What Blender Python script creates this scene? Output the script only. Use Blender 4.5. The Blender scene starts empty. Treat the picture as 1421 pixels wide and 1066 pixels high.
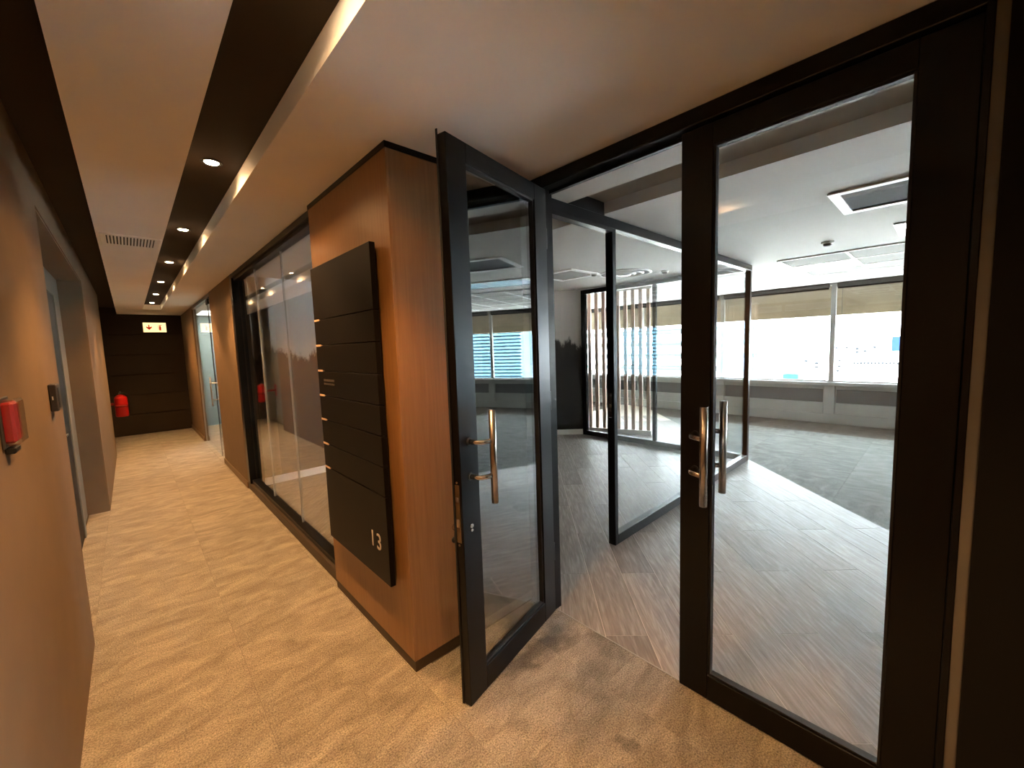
import bpy, math, random
from mathutils import Vector, Matrix

S = bpy.context.scene
C = S.collection
R = random.Random(7)

# ------------------------------------------------------------------ camera
cam_d = bpy.data.cameras.new('camera'); cam = bpy.data.objects.new('camera', cam_d); C.objects.link(cam)
cam_d.sensor_width = 36.0; cam_d.sensor_fit = 'HORIZONTAL'
cam_d.lens = 565.4358 / 1421.0 * 36.0
cam_d.clip_start = 0.02; cam_d.clip_end = 600
_yaw, _pitch, _roll = (math.radians(a) for a in (43.07794, -5.32284, -1.92834))
_f = Vector((math.sin(_yaw) * math.cos(_pitch), math.cos(_yaw) * math.cos(_pitch), math.sin(_pitch)))
_r = Vector((math.cos(_yaw), -math.sin(_yaw), 0)); _u = _r.cross(_f)
_r2 = math.cos(_roll) * _r + math.sin(_roll) * _u
_u2 = -math.sin(_roll) * _r + math.cos(_roll) * _u
cam.matrix_world = Matrix(((_r2.x, _u2.x, -_f.x, 0), (_r2.y, _u2.y, -_f.y, 0), (_r2.z, _u2.z, -_f.z, 1.5), (0, 0, 0, 1)))
S.camera = cam

# ------------------------------------------------------------------ sky, exposure
W = bpy.data.worlds.new('sky'); S.world = W; W.use_nodes = True
_bg = W.node_tree.nodes['Background']
_bg.inputs[0].default_value = (0.84, 0.94, 1.0, 1); _bg.inputs[1].default_value = 13.0
_sun = bpy.data.lights.new('sun', 'SUN'); _sun.energy = 42.0; _sun.angle = math.radians(.6); _sun.color = (1.0, .98, .97)
sun = bpy.data.objects.new('sun', _sun); C.objects.link(sun)
sun.rotation_euler = Vector((.60, .22, -.77)).to_track_quat('-Z', 'Y').to_euler()      # from behind the building, onto the street and the facades opposite
DOWNLIGHT_W = 46.0; SPILL_W = 15.0
WARM = (1.0, 0.51, 0.19)
S.view_settings.view_transform = 'Standard'; S.view_settings.look = 'None'
S.view_settings.exposure = 1.5; S.view_settings.gamma = 1.0
S.view_settings.use_curve_mapping = False
S.cycles.max_bounces = 14; S.cycles.diffuse_bounces = 6; S.cycles.glossy_bounces = 6
S.cycles.transparent_max_bounces = 24; S.cycles.sample_clamp_indirect = 25.0
S.cycles.caustics_reflective = False; S.cycles.caustics_refractive = False

# ------------------------------------------------------------------ helpers
def lin(r, g=None, b=None):
    if g is None: g = b = r
    return tuple(((c / 255) / 12.92 if c / 255 <= .04045 else ((c / 255 + .055) / 1.055) ** 2.4) for c in (r, g, b)) + (1,)

class MB:
    """collects geometry in world (or local) coordinates"""
    def __init__(s): s.v = []; s.f = []; s.sm = []
    def add(s, vs, fs, smooth=False):
        o = len(s.v); s.v += [tuple(v) for v in vs]; s.f += [tuple(i + o for i in f) for f in fs]; s.sm += [smooth] * len(fs); return s
    def box(s, x0, x1, y0, y1, z0, z1):
        if x0 > x1: x0, x1 = x1, x0
        if y0 > y1: y0, y1 = y1, y0
        if z0 > z1: z0, z1 = z1, z0
        return s.add([(x0,y0,z0),(x1,y0,z0),(x1,y1,z0),(x0,y1,z0),(x0,y0,z1),(x1,y0,z1),(x1,y1,z1),(x0,y1,z1)],
                     [(0,3,2,1),(4,5,6,7),(0,1,5,4),(1,2,6,5),(2,3,7,6),(3,0,4,7)])
    def cbox(s, x0, x1, y0, y1, z0, z1, c=.003):
        """box with chamfered edges"""
        if x0 > x1: x0, x1 = x1, x0
        if y0 > y1: y0, y1 = y1, y0
        if z0 > z1: z0, z1 = z1, z0
        vs = []; idx = {}
        for i, x in enumerate((x0, x1)):
            for j, y in enumerate((y0, y1)):
                for k, z in enumerate((z0, z1)):
                    sx, sy, sz = (1 - 2 * i), (1 - 2 * j), (1 - 2 * k)
                    for a in range(3):
                        p = [x + sx * c, y + sy * c, z + sz * c]; p[a] = (x, y, z)[a]
                        idx[(i, j, k, a)] = len(vs); vs.append(p)
        fs = []
        for a in range(3):
            b, d = (a + 1) % 3, (a + 2) % 3
            for e in (0, 1):
                q = []
                for (m, n) in ((0,0),(1,0),(1,1),(0,1)):
                    t = [0,0,0]; t[a] = e; t[b] = m; t[d] = n; q.append(idx[(*t, a)])
                fs.append(q if e else q[::-1])
        for a in range(3):           # edges along axis a
            b, d = (a + 1) % 3, (a + 2) % 3
            for m in (0, 1):
                for n in (0, 1):
                    t0 = [0,0,0]; t0[b] = m; t0[d] = n; t1 = list(t0); t1[a] = 1
                    q = [idx[(*t0, b)], idx[(*t1, b)], idx[(*t1, d)], idx[(*t0, d)]]
                    fs.append(q if (m == n) else q[::-1])
        for i in (0, 1):
            for j in (0, 1):
                for k in (0, 1):
                    q = [idx[(i, j, k, a)] for a in range(3)]
                    fs.append(q if (i + j + k) % 2 == 1 else q[::-1])
        return s.add(vs, fs)
    def prism(s, poly, z0, z1, axis='z'):
        """extruded polygon (ccw seen from +axis)"""
        n = len(poly)
        def P(a, b, h): return {'z': (a, b, h), 'x': (h, a, b), 'y': (a, h, b)}[axis]
        vs = [P(a, b, z0) for a, b in poly] + [P(a, b, z1) for a, b in poly]
        fs = [tuple(range(n - 1, -1, -1)), tuple(range(n, 2 * n))] + [(i, (i + 1) % n, n + (i + 1) % n, n + i) for i in range(n)]
        return s.add(vs, fs)
    def tube(s, pts, r, seg=12, cap=True, smooth=True):
        pts = [Vector(p) for p in pts]; rings = []
        for i, p in enumerate(pts):
            t = (pts[min(i + 1, len(pts) - 1)] - pts[max(i - 1, 0)]).normalized()
            a = t.orthogonal().normalized() if i == 0 else (a - a.dot(t) * t).normalized()
            b = t.cross(a); rr = r[i] if isinstance(r, (list, tuple)) else r
            rings.append([p + rr * (math.cos(2 * math.pi * k / seg) * a + math.sin(2 * math.pi * k / seg) * b) for k in range(seg)])
        o = len(s.v)
        for g in rings: s.v += [tuple(v) for v in g]
        for i in range(len(rings) - 1):
            for k in range(seg):
                s.f.append((o + i * seg + k, o + i * seg + (k + 1) % seg, o + (i + 1) * seg + (k + 1) % seg, o + (i + 1) * seg + k)); s.sm.append(smooth)
        if cap:
            s.f.append(tuple(o + k for k in range(seg - 1, -1, -1))); s.sm.append(False)
            e = o + (len(rings) - 1) * seg
            s.f.append(tuple(e + k for k in range(seg))); s.sm.append(False)
        return s
    def lathe(s, prof, c, axis='z', seg=20, smooth=True):
        """prof: (radius, height) list revolved about axis through c"""
        o = len(s.v); c = Vector(c)
        for r, h in prof:
            for k in range(seg):
                ca, sa = r * math.cos(2 * math.pi * k / seg), r * math.sin(2 * math.pi * k / seg)
                p = {'z': (ca, sa, h), 'x': (h, ca, sa), 'y': (sa, h, ca)}[axis]
                s.v.append(tuple(c + Vector(p)))
        for i in range(len(prof) - 1):
            for k in range(seg):
                s.f.append((o + i * seg + k, o + i * seg + (k + 1) % seg, o + (i + 1) * seg + (k + 1) % seg, o + (i + 1) * seg + k)); s.sm.append(smooth)
        s.f.append(tuple(o + k for k in range(seg - 1, -1, -1))); s.sm.append(False)
        e = o + (len(prof) - 1) * seg
        s.f.append(tuple(e + k for k in range(seg))); s.sm.append(False)
        return s
    def xf(s, fn): s.v = [tuple(fn(Vector(v))) for v in s.v]; return s
    def mesh(s, name, mat):
        m = bpy.data.meshes.new(name); m.from_pydata(s.v, [], s.f); m.update()
        if any(s.sm): m.polygons.foreach_set('use_smooth', s.sm)
        import bmesh
        bm = bmesh.new(); bm.from_mesh(m); bmesh.ops.recalc_face_normals(bm, faces=bm.faces); bm.to_mesh(m); bm.free()
        if mat: m.materials.append(mat)
        return m
    def build(s, name, mat, parent=None, **kw):
        return link(name, s.mesh(name, mat), parent, **kw)

def link(name, mesh, parent=None, loc=None, rz=0, **kw):
    o = bpy.data.objects.new(name, mesh); C.objects.link(o)
    if loc is not None: o.location = loc
    o.rotation_euler[2] = rz
    if parent:
        o.parent = parent
        o.matrix_parent_inverse = Matrix.Translation(-Vector(parent.get('_base', (0, 0, 0))))
    tag(o, **kw)
    return o
def tag(o, label=None, cat=None, group=None, kind=None):
    if label: o['label'] = label
    if cat: o['category'] = cat
    if group: o['group'] = group
    if kind: o['kind'] = kind
    return o
def thing(name, base, label=None, cat=None, group=None, kind=None):
    o = bpy.data.objects.new(name, None); C.objects.link(o); o.location = base; o.empty_display_size = .1
    o['_base'] = tuple(base)
    return tag(o, label, cat, group, kind)

# ------------------------------------------------------------------ materials
def new_mat(name):
    m = bpy.data.materials.new(name); m.use_nodes = True
    nt = m.node_tree; return m, nt, nt.nodes['Principled BSDF']
def N(nt, t, **kw):
    n = nt.nodes.new(t)
    for k, v in kw.items(): setattr(n, k, v)
    return n
def plain(name, col, rough=.6, metal=0, var=.06, scale=6.0, bump=0.0, bscale=200, spec=.5, emit=None, es=0):
    """procedural paint / metal: a little tone and roughness variation and fine relief"""
    m, nt, b = new_mat(name); L = nt.links
    tc = N(nt, 'ShaderNodeTexCoord'); no = N(nt, 'ShaderNodeTexNoise'); no.inputs['Scale'].default_value = scale; no.inputs['Detail'].default_value = 5
    L.new(tc.outputs['Object'], no.inputs['Vector'])
    rp = N(nt, 'ShaderNodeValToRGB')
    lo = tuple(max(0, c * (1 - var)) for c in col[:3]) + (1,); hi = tuple(min(1, c * (1 + var)) for c in col[:3]) + (1,)
    rp.color_ramp.elements[0].position = .3; rp.color_ramp.elements[1].position = .7
    rp.color_ramp.elements[0].color = lo; rp.color_ramp.elements[1].color = hi
    L.new(no.outputs['Fac'], rp.inputs['Fac']); L.new(rp.outputs['Color'], b.inputs['Base Color'])
    b.inputs['Roughness'].default_value = rough; b.inputs['Metallic'].default_value = metal
    b.inputs['Specular IOR Level'].default_value = spec
    if bump:
        n2 = N(nt, 'ShaderNodeTexNoise'); n2.inputs['Scale'].default_value = bscale
        bp = N(nt, 'ShaderNodeBump'); bp.inputs['Strength'].default_value = bump; bp.inputs['Distance'].default_value = .002
        L.new(tc.outputs['Object'], n2.inputs['Vector']); L.new(n2.outputs['Fac'], bp.inputs['Height']); L.new(bp.outputs['Normal'], b.inputs['Normal'])
    if emit: b.inputs['Emission Color'].default_value = emit; b.inputs['Emission Strength'].default_value = es
    return m

def glass(name, tint=(.95, .96, .96), r0=.045):
    m, nt, b = new_mat(name); L = nt.links; nt.nodes.remove(b)
    out = nt.nodes['Material Output']
    lw = N(nt, 'ShaderNodeLayerWeight'); lw.inputs['Blend'].default_value = .5
    pw = N(nt, 'ShaderNodeMath', operation='POWER'); pw.inputs[1].default_value = 5
    ml = N(nt, 'ShaderNodeMath', operation='MULTIPLY_ADD'); ml.inputs[1].default_value = 1 - r0; ml.inputs[2].default_value = r0
    tr = N(nt, 'ShaderNodeBsdfTransparent'); tr.inputs[0].default_value = (*tint, 1)
    gl = N(nt, 'ShaderNodeBsdfGlossy'); gl.inputs['Roughness'].default_value = 0.0; gl.inputs['Color'].default_value = (1, 1, 1, 1)
    mx = N(nt, 'ShaderNodeMixShader')
    L.new(lw.outputs['Facing'], pw.inputs[0]); L.new(pw.outputs[0], ml.inputs[0]); L.new(ml.outputs[0], mx.inputs[0])
    L.new(tr.outputs[0], mx.inputs[1]); L.new(gl.outputs[0], mx.inputs[2]); L.new(mx.outputs[0], out.inputs[0])
    return m

def carpet(name, dark, mid, light):
    m, nt, b = new_mat(name); L = nt.links
    tc = N(nt, 'ShaderNodeTexCoord'); oi = N(nt, 'ShaderNodeObjectInfo')
    ge = N(nt, 'ShaderNodeNewGeometry')
    off = N(nt, 'ShaderNodeVectorMath', operation='MULTIPLY_ADD'); off.inputs[1].default_value = (1, 1, 1)
    cm = N(nt, 'ShaderNodeCombineXYZ'); sc = N(nt, 'ShaderNodeMath', operation='MULTIPLY'); sc.inputs[1].default_value = 37.0
    L.new(oi.outputs['Random'], sc.inputs[0]); L.new(sc.outputs[0], cm.inputs[0]); L.new(sc.outputs[0], cm.inputs[1])
    L.new(tc.outputs['Object'], off.inputs[0]); L.new(cm.outputs[0], off.inputs[2])
    mp = N(nt, 'ShaderNodeMapping'); mp.inputs['Scale'].default_value = (2.4, 5.2, 1); L.new(off.outputs[0], mp.inputs[0])
    n1 = N(nt, 'ShaderNodeTexNoise'); n1.inputs['Scale'].default_value = 1.9; n1.inputs['Detail'].default_value = 10; n1.inputs['Roughness'].default_value = .66
    n1.inputs['Distortion'].default_value = .8; L.new(mp.outputs[0], n1.inputs['Vector'])
    rp = N(nt, 'ShaderNodeValToRGB'); e = rp.color_ramp.elements
    e[0].position = .34; e[0].color = dark; e[1].position = .68; e[1].color = light; k = e.new(.5); k.color = mid
    L.new(n1.outputs['Fac'], rp.inputs['Fac'])
    # fibre speckle in world space
    n2 = N(nt, 'ShaderNodeTexNoise'); n2.inputs['Scale'].default_value = 170; n2.inputs['Detail'].default_value = 2
    L.new(ge.outputs['Position'], n2.inputs['Vector'])
    mr = N(nt, 'ShaderNodeMapRange'); mr.inputs['From Min'].default_value = .3; mr.inputs['From Max'].default_value = .7
    mr.inputs['To Min'].default_value = .52; mr.inputs['To Max'].default_value = 1.48; L.new(n2.outputs['Fac'], mr.inputs['Value'])
    tone = N(nt, 'ShaderNodeMapRange'); tone.inputs['To Min'].default_value = .94; tone.inputs['To Max'].default_value = 1.06; L.new(oi.outputs['Random'], tone.inputs['Value'])
    m1 = N(nt, 'ShaderNodeVectorMath', operation='SCALE'); L.new(rp.outputs['Color'], m1.inputs[0]); L.new(mr.outputs[0], m1.inputs['Scale'])
    m2 = N(nt, 'ShaderNodeVectorMath', operation='SCALE'); L.new(m1.outputs[0], m2.inputs[0]); L.new(tone.outputs[0], m2.inputs['Scale'])
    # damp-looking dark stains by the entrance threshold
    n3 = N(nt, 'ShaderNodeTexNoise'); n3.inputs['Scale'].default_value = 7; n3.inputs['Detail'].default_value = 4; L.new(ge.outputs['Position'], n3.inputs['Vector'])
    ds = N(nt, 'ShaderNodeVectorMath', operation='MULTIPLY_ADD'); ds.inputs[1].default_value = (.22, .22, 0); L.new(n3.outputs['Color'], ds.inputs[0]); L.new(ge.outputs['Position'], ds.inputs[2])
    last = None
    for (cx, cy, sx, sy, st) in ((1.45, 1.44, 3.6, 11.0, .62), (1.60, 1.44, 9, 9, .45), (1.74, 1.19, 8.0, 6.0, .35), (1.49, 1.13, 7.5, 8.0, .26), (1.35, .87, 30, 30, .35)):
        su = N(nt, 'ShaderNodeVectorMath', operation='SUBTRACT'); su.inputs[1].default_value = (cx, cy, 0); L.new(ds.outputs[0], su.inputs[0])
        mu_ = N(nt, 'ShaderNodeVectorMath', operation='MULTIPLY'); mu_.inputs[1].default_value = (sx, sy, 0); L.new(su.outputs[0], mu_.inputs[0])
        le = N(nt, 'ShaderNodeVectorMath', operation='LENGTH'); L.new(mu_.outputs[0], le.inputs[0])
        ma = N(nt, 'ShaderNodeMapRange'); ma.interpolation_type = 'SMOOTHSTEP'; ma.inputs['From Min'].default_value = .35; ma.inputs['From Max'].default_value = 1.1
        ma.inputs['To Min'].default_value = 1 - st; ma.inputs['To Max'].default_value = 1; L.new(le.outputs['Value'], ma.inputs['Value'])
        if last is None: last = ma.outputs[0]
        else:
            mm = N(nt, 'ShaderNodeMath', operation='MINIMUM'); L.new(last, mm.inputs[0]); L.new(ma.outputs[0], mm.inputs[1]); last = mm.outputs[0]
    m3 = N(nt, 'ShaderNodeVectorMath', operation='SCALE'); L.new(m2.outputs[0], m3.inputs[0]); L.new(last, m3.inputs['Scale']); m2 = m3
    L.new(m2.outputs[0], b.inputs['Base Color'])
    b.inputs['Roughness'].default_value = .95; b.inputs['Specular IOR Level'].default_value = .15
    b.inputs['Sheen Weight'].default_value = .15
    bp = N(nt, 'ShaderNodeBump'); bp.inputs['Strength'].default_value = .7; bp.inputs['Distance'].default_value = .004
    L.new(n2.outputs['Fac'], bp.inputs['Height']); L.new(bp.outputs['Normal'], b.inputs['Normal'])
    return m

def planks(name):
    m, nt, b = new_mat(name); L = nt.links
    tc = N(nt, 'ShaderNodeTexCoord'); oi = N(nt, 'ShaderNodeObjectInfo')
    cm = N(nt, 'ShaderNodeCombineXYZ'); sc = N(nt, 'ShaderNodeMath', operation='MULTIPLY'); sc.inputs[1].default_value = 53.0
    L.new(oi.outputs['Random'], sc.inputs[0])
    for i in range(3): L.new(sc.outputs[0], cm.inputs[i])
    ad = N(nt, 'ShaderNodeVectorMath', operation='ADD'); L.new(tc.outputs['Object'], ad.inputs[0]); L.new(cm.outputs[0], ad.inputs[1])
    mp = N(nt, 'ShaderNodeMapping'); mp.inputs['Scale'].default_value = (1.1, 11.0, 1); L.new(ad.outputs[0], mp.inputs[0])
    # cathedral grain: rings of a distorted low-frequency field
    n0 = N(nt, 'ShaderNodeTexNoise'); n0.inputs['Scale'].default_value = .9; n0.inputs['Detail'].default_value = 2.5; n0.inputs['Distortion'].default_value = .3; L.new(mp.outputs[0], n0.inputs['Vector'])
    mu = N(nt, 'ShaderNodeMath', operation='MULTIPLY'); mu.inputs[1].default_value = 95.0; L.new(n0.outputs['Fac'], mu.inputs[0])
    sn = N(nt, 'ShaderNodeMath', operation='SINE'); L.new(mu.outputs[0], sn.inputs[0])
    n1 = N(nt, 'ShaderNodeTexNoise'); n1.inputs['Scale'].default_value = 5; n1.inputs['Detail'].default_value = 7; n1.inputs['Roughness'].default_value = .58; L.new(mp.outputs[0], n1.inputs['Vector'])
    mxa = N(nt, 'ShaderNodeMath', operation='MULTIPLY_ADD'); mxa.inputs[1].default_value = .06; L.new(sn.outputs[0], mxa.inputs[0]); L.new(n1.outputs['Fac'], mxa.inputs[2])
    rp = N(nt, 'ShaderNodeValToRGB'); e = rp.color_ramp.elements
    e[0].position = .25; e[0].color = lin(128, 121, 115); e[1].position = .80; e[1].color = lin(178, 172, 166); k = e.new(.5); k.color = lin(148, 141, 134)
    L.new(mxa.outputs[0], rp.inputs['Fac'])
    tone = N(nt, 'ShaderNodeMapRange'); tone.inputs['To Min'].default_value = .80; tone.inputs['To Max'].default_value = 1.14; L.new(oi.outputs['Random'], tone.inputs['Value'])
    m2 = N(nt, 'ShaderNodeVectorMath', operation='SCALE'); L.new(rp.outputs['Color'], m2.inputs[0]); L.new(tone.outputs[0], m2.inputs['Scale'])
    L.new(m2.outputs[0], b.inputs['Base Color'])
    rr = N(nt, 'ShaderNodeMapRange'); rr.inputs['To Min'].default_value = .34; rr.inputs['To Max'].default_value = .50; L.new(n1.outputs['Fac'], rr.inputs['Value'])
    L.new(rr.outputs[0], b.inputs['Roughness']); b.inputs['Specular IOR Level'].default_value = .27
    bp = N(nt, 'ShaderNodeBump'); bp.inputs['Strength'].default_value = .25; bp.inputs['Distance'].default_value = .002
    L.new(mxa.outputs[0], bp.inputs['Height']); L.new(bp.outputs['Normal'], b.inputs['Normal'])
    return m

def veneer(name, c0, c1):
    m, nt, b = new_mat(name); L = nt.links
    tc = N(nt, 'ShaderNodeTexCoord'); mp = N(nt, 'ShaderNodeMapping'); mp.inputs['Scale'].default_value = (26, 26, 1.1); L.new(tc.outputs['Object'], mp.inputs[0])
    n = N(nt, 'ShaderNodeTexNoise'); n.inputs['Scale'].default_value = 3; n.inputs['Detail'].default_value = 7; n.inputs['Roughness'].default_value = .6; L.new(mp.outputs[0], n.inputs['Vector'])
    rp = N(nt, 'ShaderNodeValToRGB'); rp.color_ramp.elements[0].position = .3; rp.color_ramp.elements[1].position = .75
    rp.color_ramp.elements[0].color = c0; rp.color_ramp.elements[1].color = c1
    L.new(n.outputs['Fac'], rp.inputs['Fac']); L.new(rp.outputs['Color'], b.inputs['Base Color'])
    b.inputs['Roughness'].default_value = .42
    bp = N(nt, 'ShaderNodeBump'); bp.inputs['Strength'].default_value = .06; bp.inputs['Distance'].default_value = .001
    L.new(n.outputs['Fac'], bp.inputs['Height']); L.new(bp.outputs['Normal'], b.inputs['Normal'])
    return m

def mural(name):
    """printed forest silhouette: dark trees below, pale mist above"""
    m, nt, b = new_mat(name); L = nt.links
    tc = N(nt, 'ShaderNodeTexCoord'); sp = N(nt, 'ShaderNodeSeparateXYZ'); L.new(tc.outputs['Object'], sp.inputs[0])
    sb = N(nt, 'ShaderNodeMath', operation='SUBTRACT'); L.new(sp.outputs['X'], sb.inputs[0]); L.new(sp.outputs['Y'], sb.inputs[1])
    cx = N(nt, 'ShaderNodeCombineXYZ'); L.new(sb.outputs[0], cx.inputs[0]); L.new(sp.outputs['Z'], cx.inputs[2])
    m1 = N(nt, 'ShaderNodeMapping'); m1.inputs['Scale'].default_value = (2.2, 1, .25); L.new(cx.outputs[0], m1.inputs[0])
    a = N(nt, 'ShaderNodeTexNoise'); a.inputs['Scale'].default_value = 2; a.inputs['Detail'].default_value = 4; L.new(m1.outputs[0], a.inputs['Vector'])
    m2 = N(nt, 'ShaderNodeMapping'); m2.inputs['Scale'].default_value = (16, 1, 7); L.new(cx.outputs[0], m2.inputs[0])
    c = N(nt, 'ShaderNodeTexNoise'); c.inputs['Scale'].default_value = 2; c.inputs['Detail'].default_value = 6; c.inputs['Roughness'].default_value = .75; L.new(m2.outputs[0], c.inputs['Vector'])
    h1 = N(nt, 'ShaderNodeMath', operation='MULTIPLY_ADD'); h1.inputs[1].default_value = .75; h1.inputs[2].default_value = 1.0; L.new(a.outputs['Fac'], h1.inputs[0])
    h2 = N(nt, 'ShaderNodeMath', operation='MULTIPLY_ADD'); h2.inputs[1].default_value = .28; L.new(c.outputs['Fac'], h2.inputs[0]); L.new(h1.outputs[0], h2.inputs[2])
    d = N(nt, 'ShaderNodeMath', operation='SUBTRACT'); L.new(sp.outputs['Z'], d.inputs[0]); L.new(h2.outputs[0], d.inputs[1])
    rp = N(nt, 'ShaderNodeValToRGB'); e = rp.color_ramp.elements
    mr = N(nt, 'ShaderNodeMapRange'); mr.inputs['From Min'].default_value = -.2; mr.inputs['From Max'].default_value = .6; L.new(d.outputs[0], mr.inputs['Value']); L.new(mr.outputs[0], rp.inputs['Fac'])
    e[0].position = 0; e[0].color = lin(50, 49, 50); e[1].position = 1; e[1].color = lin(244, 238, 234)
    k = e.new(.22); k.color = lin(62, 61, 61); k = e.new(.30); k.color = lin(212, 208, 204)
    L.new(rp.outputs['Color'], b.inputs['Base Color']); b.inputs['Roughness'].default_value = .6
    return m

M = {
 'frame': plain('black powder-coated aluminium', lin(6, 6, 7), .32, 0, .10, 12, .02, 300, .28),
 'gasket': plain('black rubber gasket', lin(14, 14, 14), .7),
 'glass': glass('clear glass'),
 'doorglass': glass('door glass', (.86, .89, .88), .17),
 'steel': plain('brushed stainless steel', lin(196, 188, 178), .26, 1, .08, 40, .05, 400),
 'chrome': plain('polished chrome', lin(225, 225, 225), .12, 1, .03),
 'brass': plain('brass', lin(150, 132, 100), .3, 1),
 'ceil': plain('white ceiling paint', lin(248, 244, 240), .85, 0, .03, 1.5, .02, 120, .2),
 'ceiloff': plain('office ceiling paint', lin(192, 190, 184), .8, 0, .03, 1.5, .02, 120, .3),
 'tile': plain('mineral ceiling tile', lin(156, 155, 149), .9, 0, .04, 8, .1, 150, .2),  # darker colour offsets the strong window light on these ceiling tiles
 'slot': plain('dark brown slot paint', lin(50, 40, 30), .75, 0, .08, 3, 0, 200, .3),
 'leftwall': plain('beige textured wall paint', lin(122, 103, 82), .8, 0, .05, 5, .12, 90, .25),
 'brownwall': plain('brown wall paint', lin(122, 103, 82), .75, 0, .05, 5, .1, 120, .25),
 'alcove': plain('grey alcove paint', lin(120, 124, 122), .7, 0, .05, 4),
 'reveal': plain('taupe reveal paint', lin(112, 96, 76), .75, 0, .05, 4),
 'endwall': plain('near-black brown wall panel', lin(48, 38, 27), .6, 0, .12, 3, .05, 60, .3),
 'greytrim': plain('grey edge trim', lin(104, 100, 94), .7),
 'blackwall': plain('black wall paint', lin(17, 17, 17), .8, 0, .08, 3, .05, 120, .2),
 'blackdoor': plain('black door paint', lin(14, 15, 18), .6, 0, .08, spec=.2),
 'skirt': plain('taupe skirting', lin(116, 94, 66), .5, 0, .05),
 'darkskirt': plain('dark brown skirting', lin(62, 49, 36), .5, 0, .05),
 'white': plain('white paint', lin(250, 249, 246), .5, 0, .03),
 'offwhite': plain('office wall paint', lin(214, 210, 202), .8, 0, .04, 2),
 'recess': plain('grey recess paint', lin(160, 156, 146), .85, 0, .04, 2),
 'carpet': carpet('greige carpet tile', lin(130, 124, 114), lin(148, 142, 132), lin(170, 163, 152)),
 'carpetgrey': carpet('grey office carpet tile', lin(104, 106, 103), lin(122, 125, 121), lin(142, 145, 140)),  # same carpet, toned darker and cooler against the strong office daylight
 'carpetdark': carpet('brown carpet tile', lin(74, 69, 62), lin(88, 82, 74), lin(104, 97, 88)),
 'plank': planks('limed oak plank'),
 'carpetbed': plain('carpet backing', lin(92, 86, 78), .95),
 'subfloor': plain('screed', lin(225, 216, 204), .9),
 'veneer': veneer('oak veneer', lin(136, 98, 58), lin(154, 113, 70)),
 'plate': plain('matt black sign plate', lin(13, 11, 10), .5, 0, .12, 6, .03, 300, .2),
 'tick': plain('pale tick', lin(235, 205, 180), .5),
 'silver': plain('silver lettering', lin(215, 212, 205), .4, .4),
 'faint': plain('faint grey lettering', lin(92, 86, 78), .5),
 'mural': mural('forest mural print'),
 'timber': veneer('pale timber batten', lin(222, 190, 166), lin(238, 210, 188)),
 'spandrel': plain('grey window apron', lin(168, 170, 166), .5, 0, .04, 3),
 'darkpanel': plain('dark grey apron panel', lin(98, 99, 100), .45, 0, .06, 3),
 'alu': plain('anodised window frame', lin(170, 170, 166), .4, .4, .05),
 'blind': plain('dark blind cassette', lin(68, 66, 64), .5),
 'louver': plain('dark ceiling grille', lin(18, 18, 19), .8, spec=.1),
 'grey': plain('mid grey grille', lin(150, 147, 140), .6),
 'bright': plain('polished reflector', lin(240, 240, 236), .25, .3),
 'red': plain('red enamel', lin(188, 22, 24), .3, 0, .06),
 'darkred': plain('dull red plastic', lin(150, 18, 20), .45),
 'clear': glass('clear plastic cover', (.95, .95, .95), .08),
 'reader': plain('dark grey plastic', lin(52, 50, 50), .5),
 'black': plain('black plastic', lin(20, 20, 20), .5),
 'label': plain('paper label', lin(225, 220, 205), .6),
 'signlit': plain('lit sign face', lin(255, 226, 170), .5, 0, .01, emit=lin(255, 214, 150), es=.62),
 'signred': plain('red sign print', lin(225, 60, 30), .5, 0, .02, emit=lin(225, 50, 24), es=.16),
 'bulb': plain('lit lamp', (1, .8, .5, 1), .5, 0, 0, emit=(1.0, .74, .42, 1), es=30),
 'led': plain('lit diffuser', (1, 1, 1, 1), .5, 0, 0, emit=(.92, 1.0, .95, 1), es=9),
 'concrete': plain('stained concrete fascia', lin(166, 150, 126), .9, 0, .22, 1.4, .05, 30),
 'facade': plain('white facade', lin(225, 226, 222), .8, 0, .04, .05),
 'facadeband': plain('teal glazing band', lin(44, 54, 52), .6, 0, .25, .3, spec=.05),
 'bluelouver': plain('blue louvre', lin(96, 150, 176), .5, 0, .1, .2),
 'bluelouver2': plain('deep blue louvre back', lin(44, 84, 108), .5, 0, .1, .2),
 'bluesign': plain('blue billboard', lin(12, 34, 72), .6, 0, .15, .4, spec=.1),
 'darkpane': plain('dark far pane', lin(24, 28, 32), .6, spec=.1),
 'tealroof': plain('teal sheet roof', lin(16, 70, 60), .7, spec=.1),
 'farground': plain('pale sunlit street', lin(224, 223, 222), .9, 0, .15, .05),
 'frosted': plain('pale frosted panel', lin(206, 216, 210), .6, 0, .04),
}

CZ = 2.36          # ceiling
XW = 8.62          # window wall
# ------------------------------------------------------------------ floor
floor = MB().box(-.6, 8.9, -5.9, 11.1, -.12, -.0030).build('floor', M['carpetbed'], kind='structure')
floor_wood = MB().prism([(1.655, -1.9), (1.97, -1.9), (XW, 4.75), (XW, 5.32), (.90, 5.32), (.90, 2.6), (1.655, 2.6)], -.0029, -.0011).build('floor_wood', M['subfloor'], kind='structure')

def clip(poly, a, b, c):
    """keep a*x + b*y <= c"""
    out = []
    for i in range(len(poly)):
        p, q = poly[i], poly[(i + 1) % len(poly)]
        dp, dq = a * p[0] + b * p[1] - c, a * q[0] + b * q[1] - c
        if dp <= 0: out.append(p)
        if dp * dq < 0:
            t = dp / (dp - dq); out.append((p[0] + t * (q[0] - p[0]), p[1] + t * (q[1] - p[1])))
    return out
def area(p): return abs(sum(p[i][0] * p[(i + 1) % len(p)][1] - p[(i + 1) % len(p)][0] * p[i][1] for i in range(len(p)))) / 2

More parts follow.
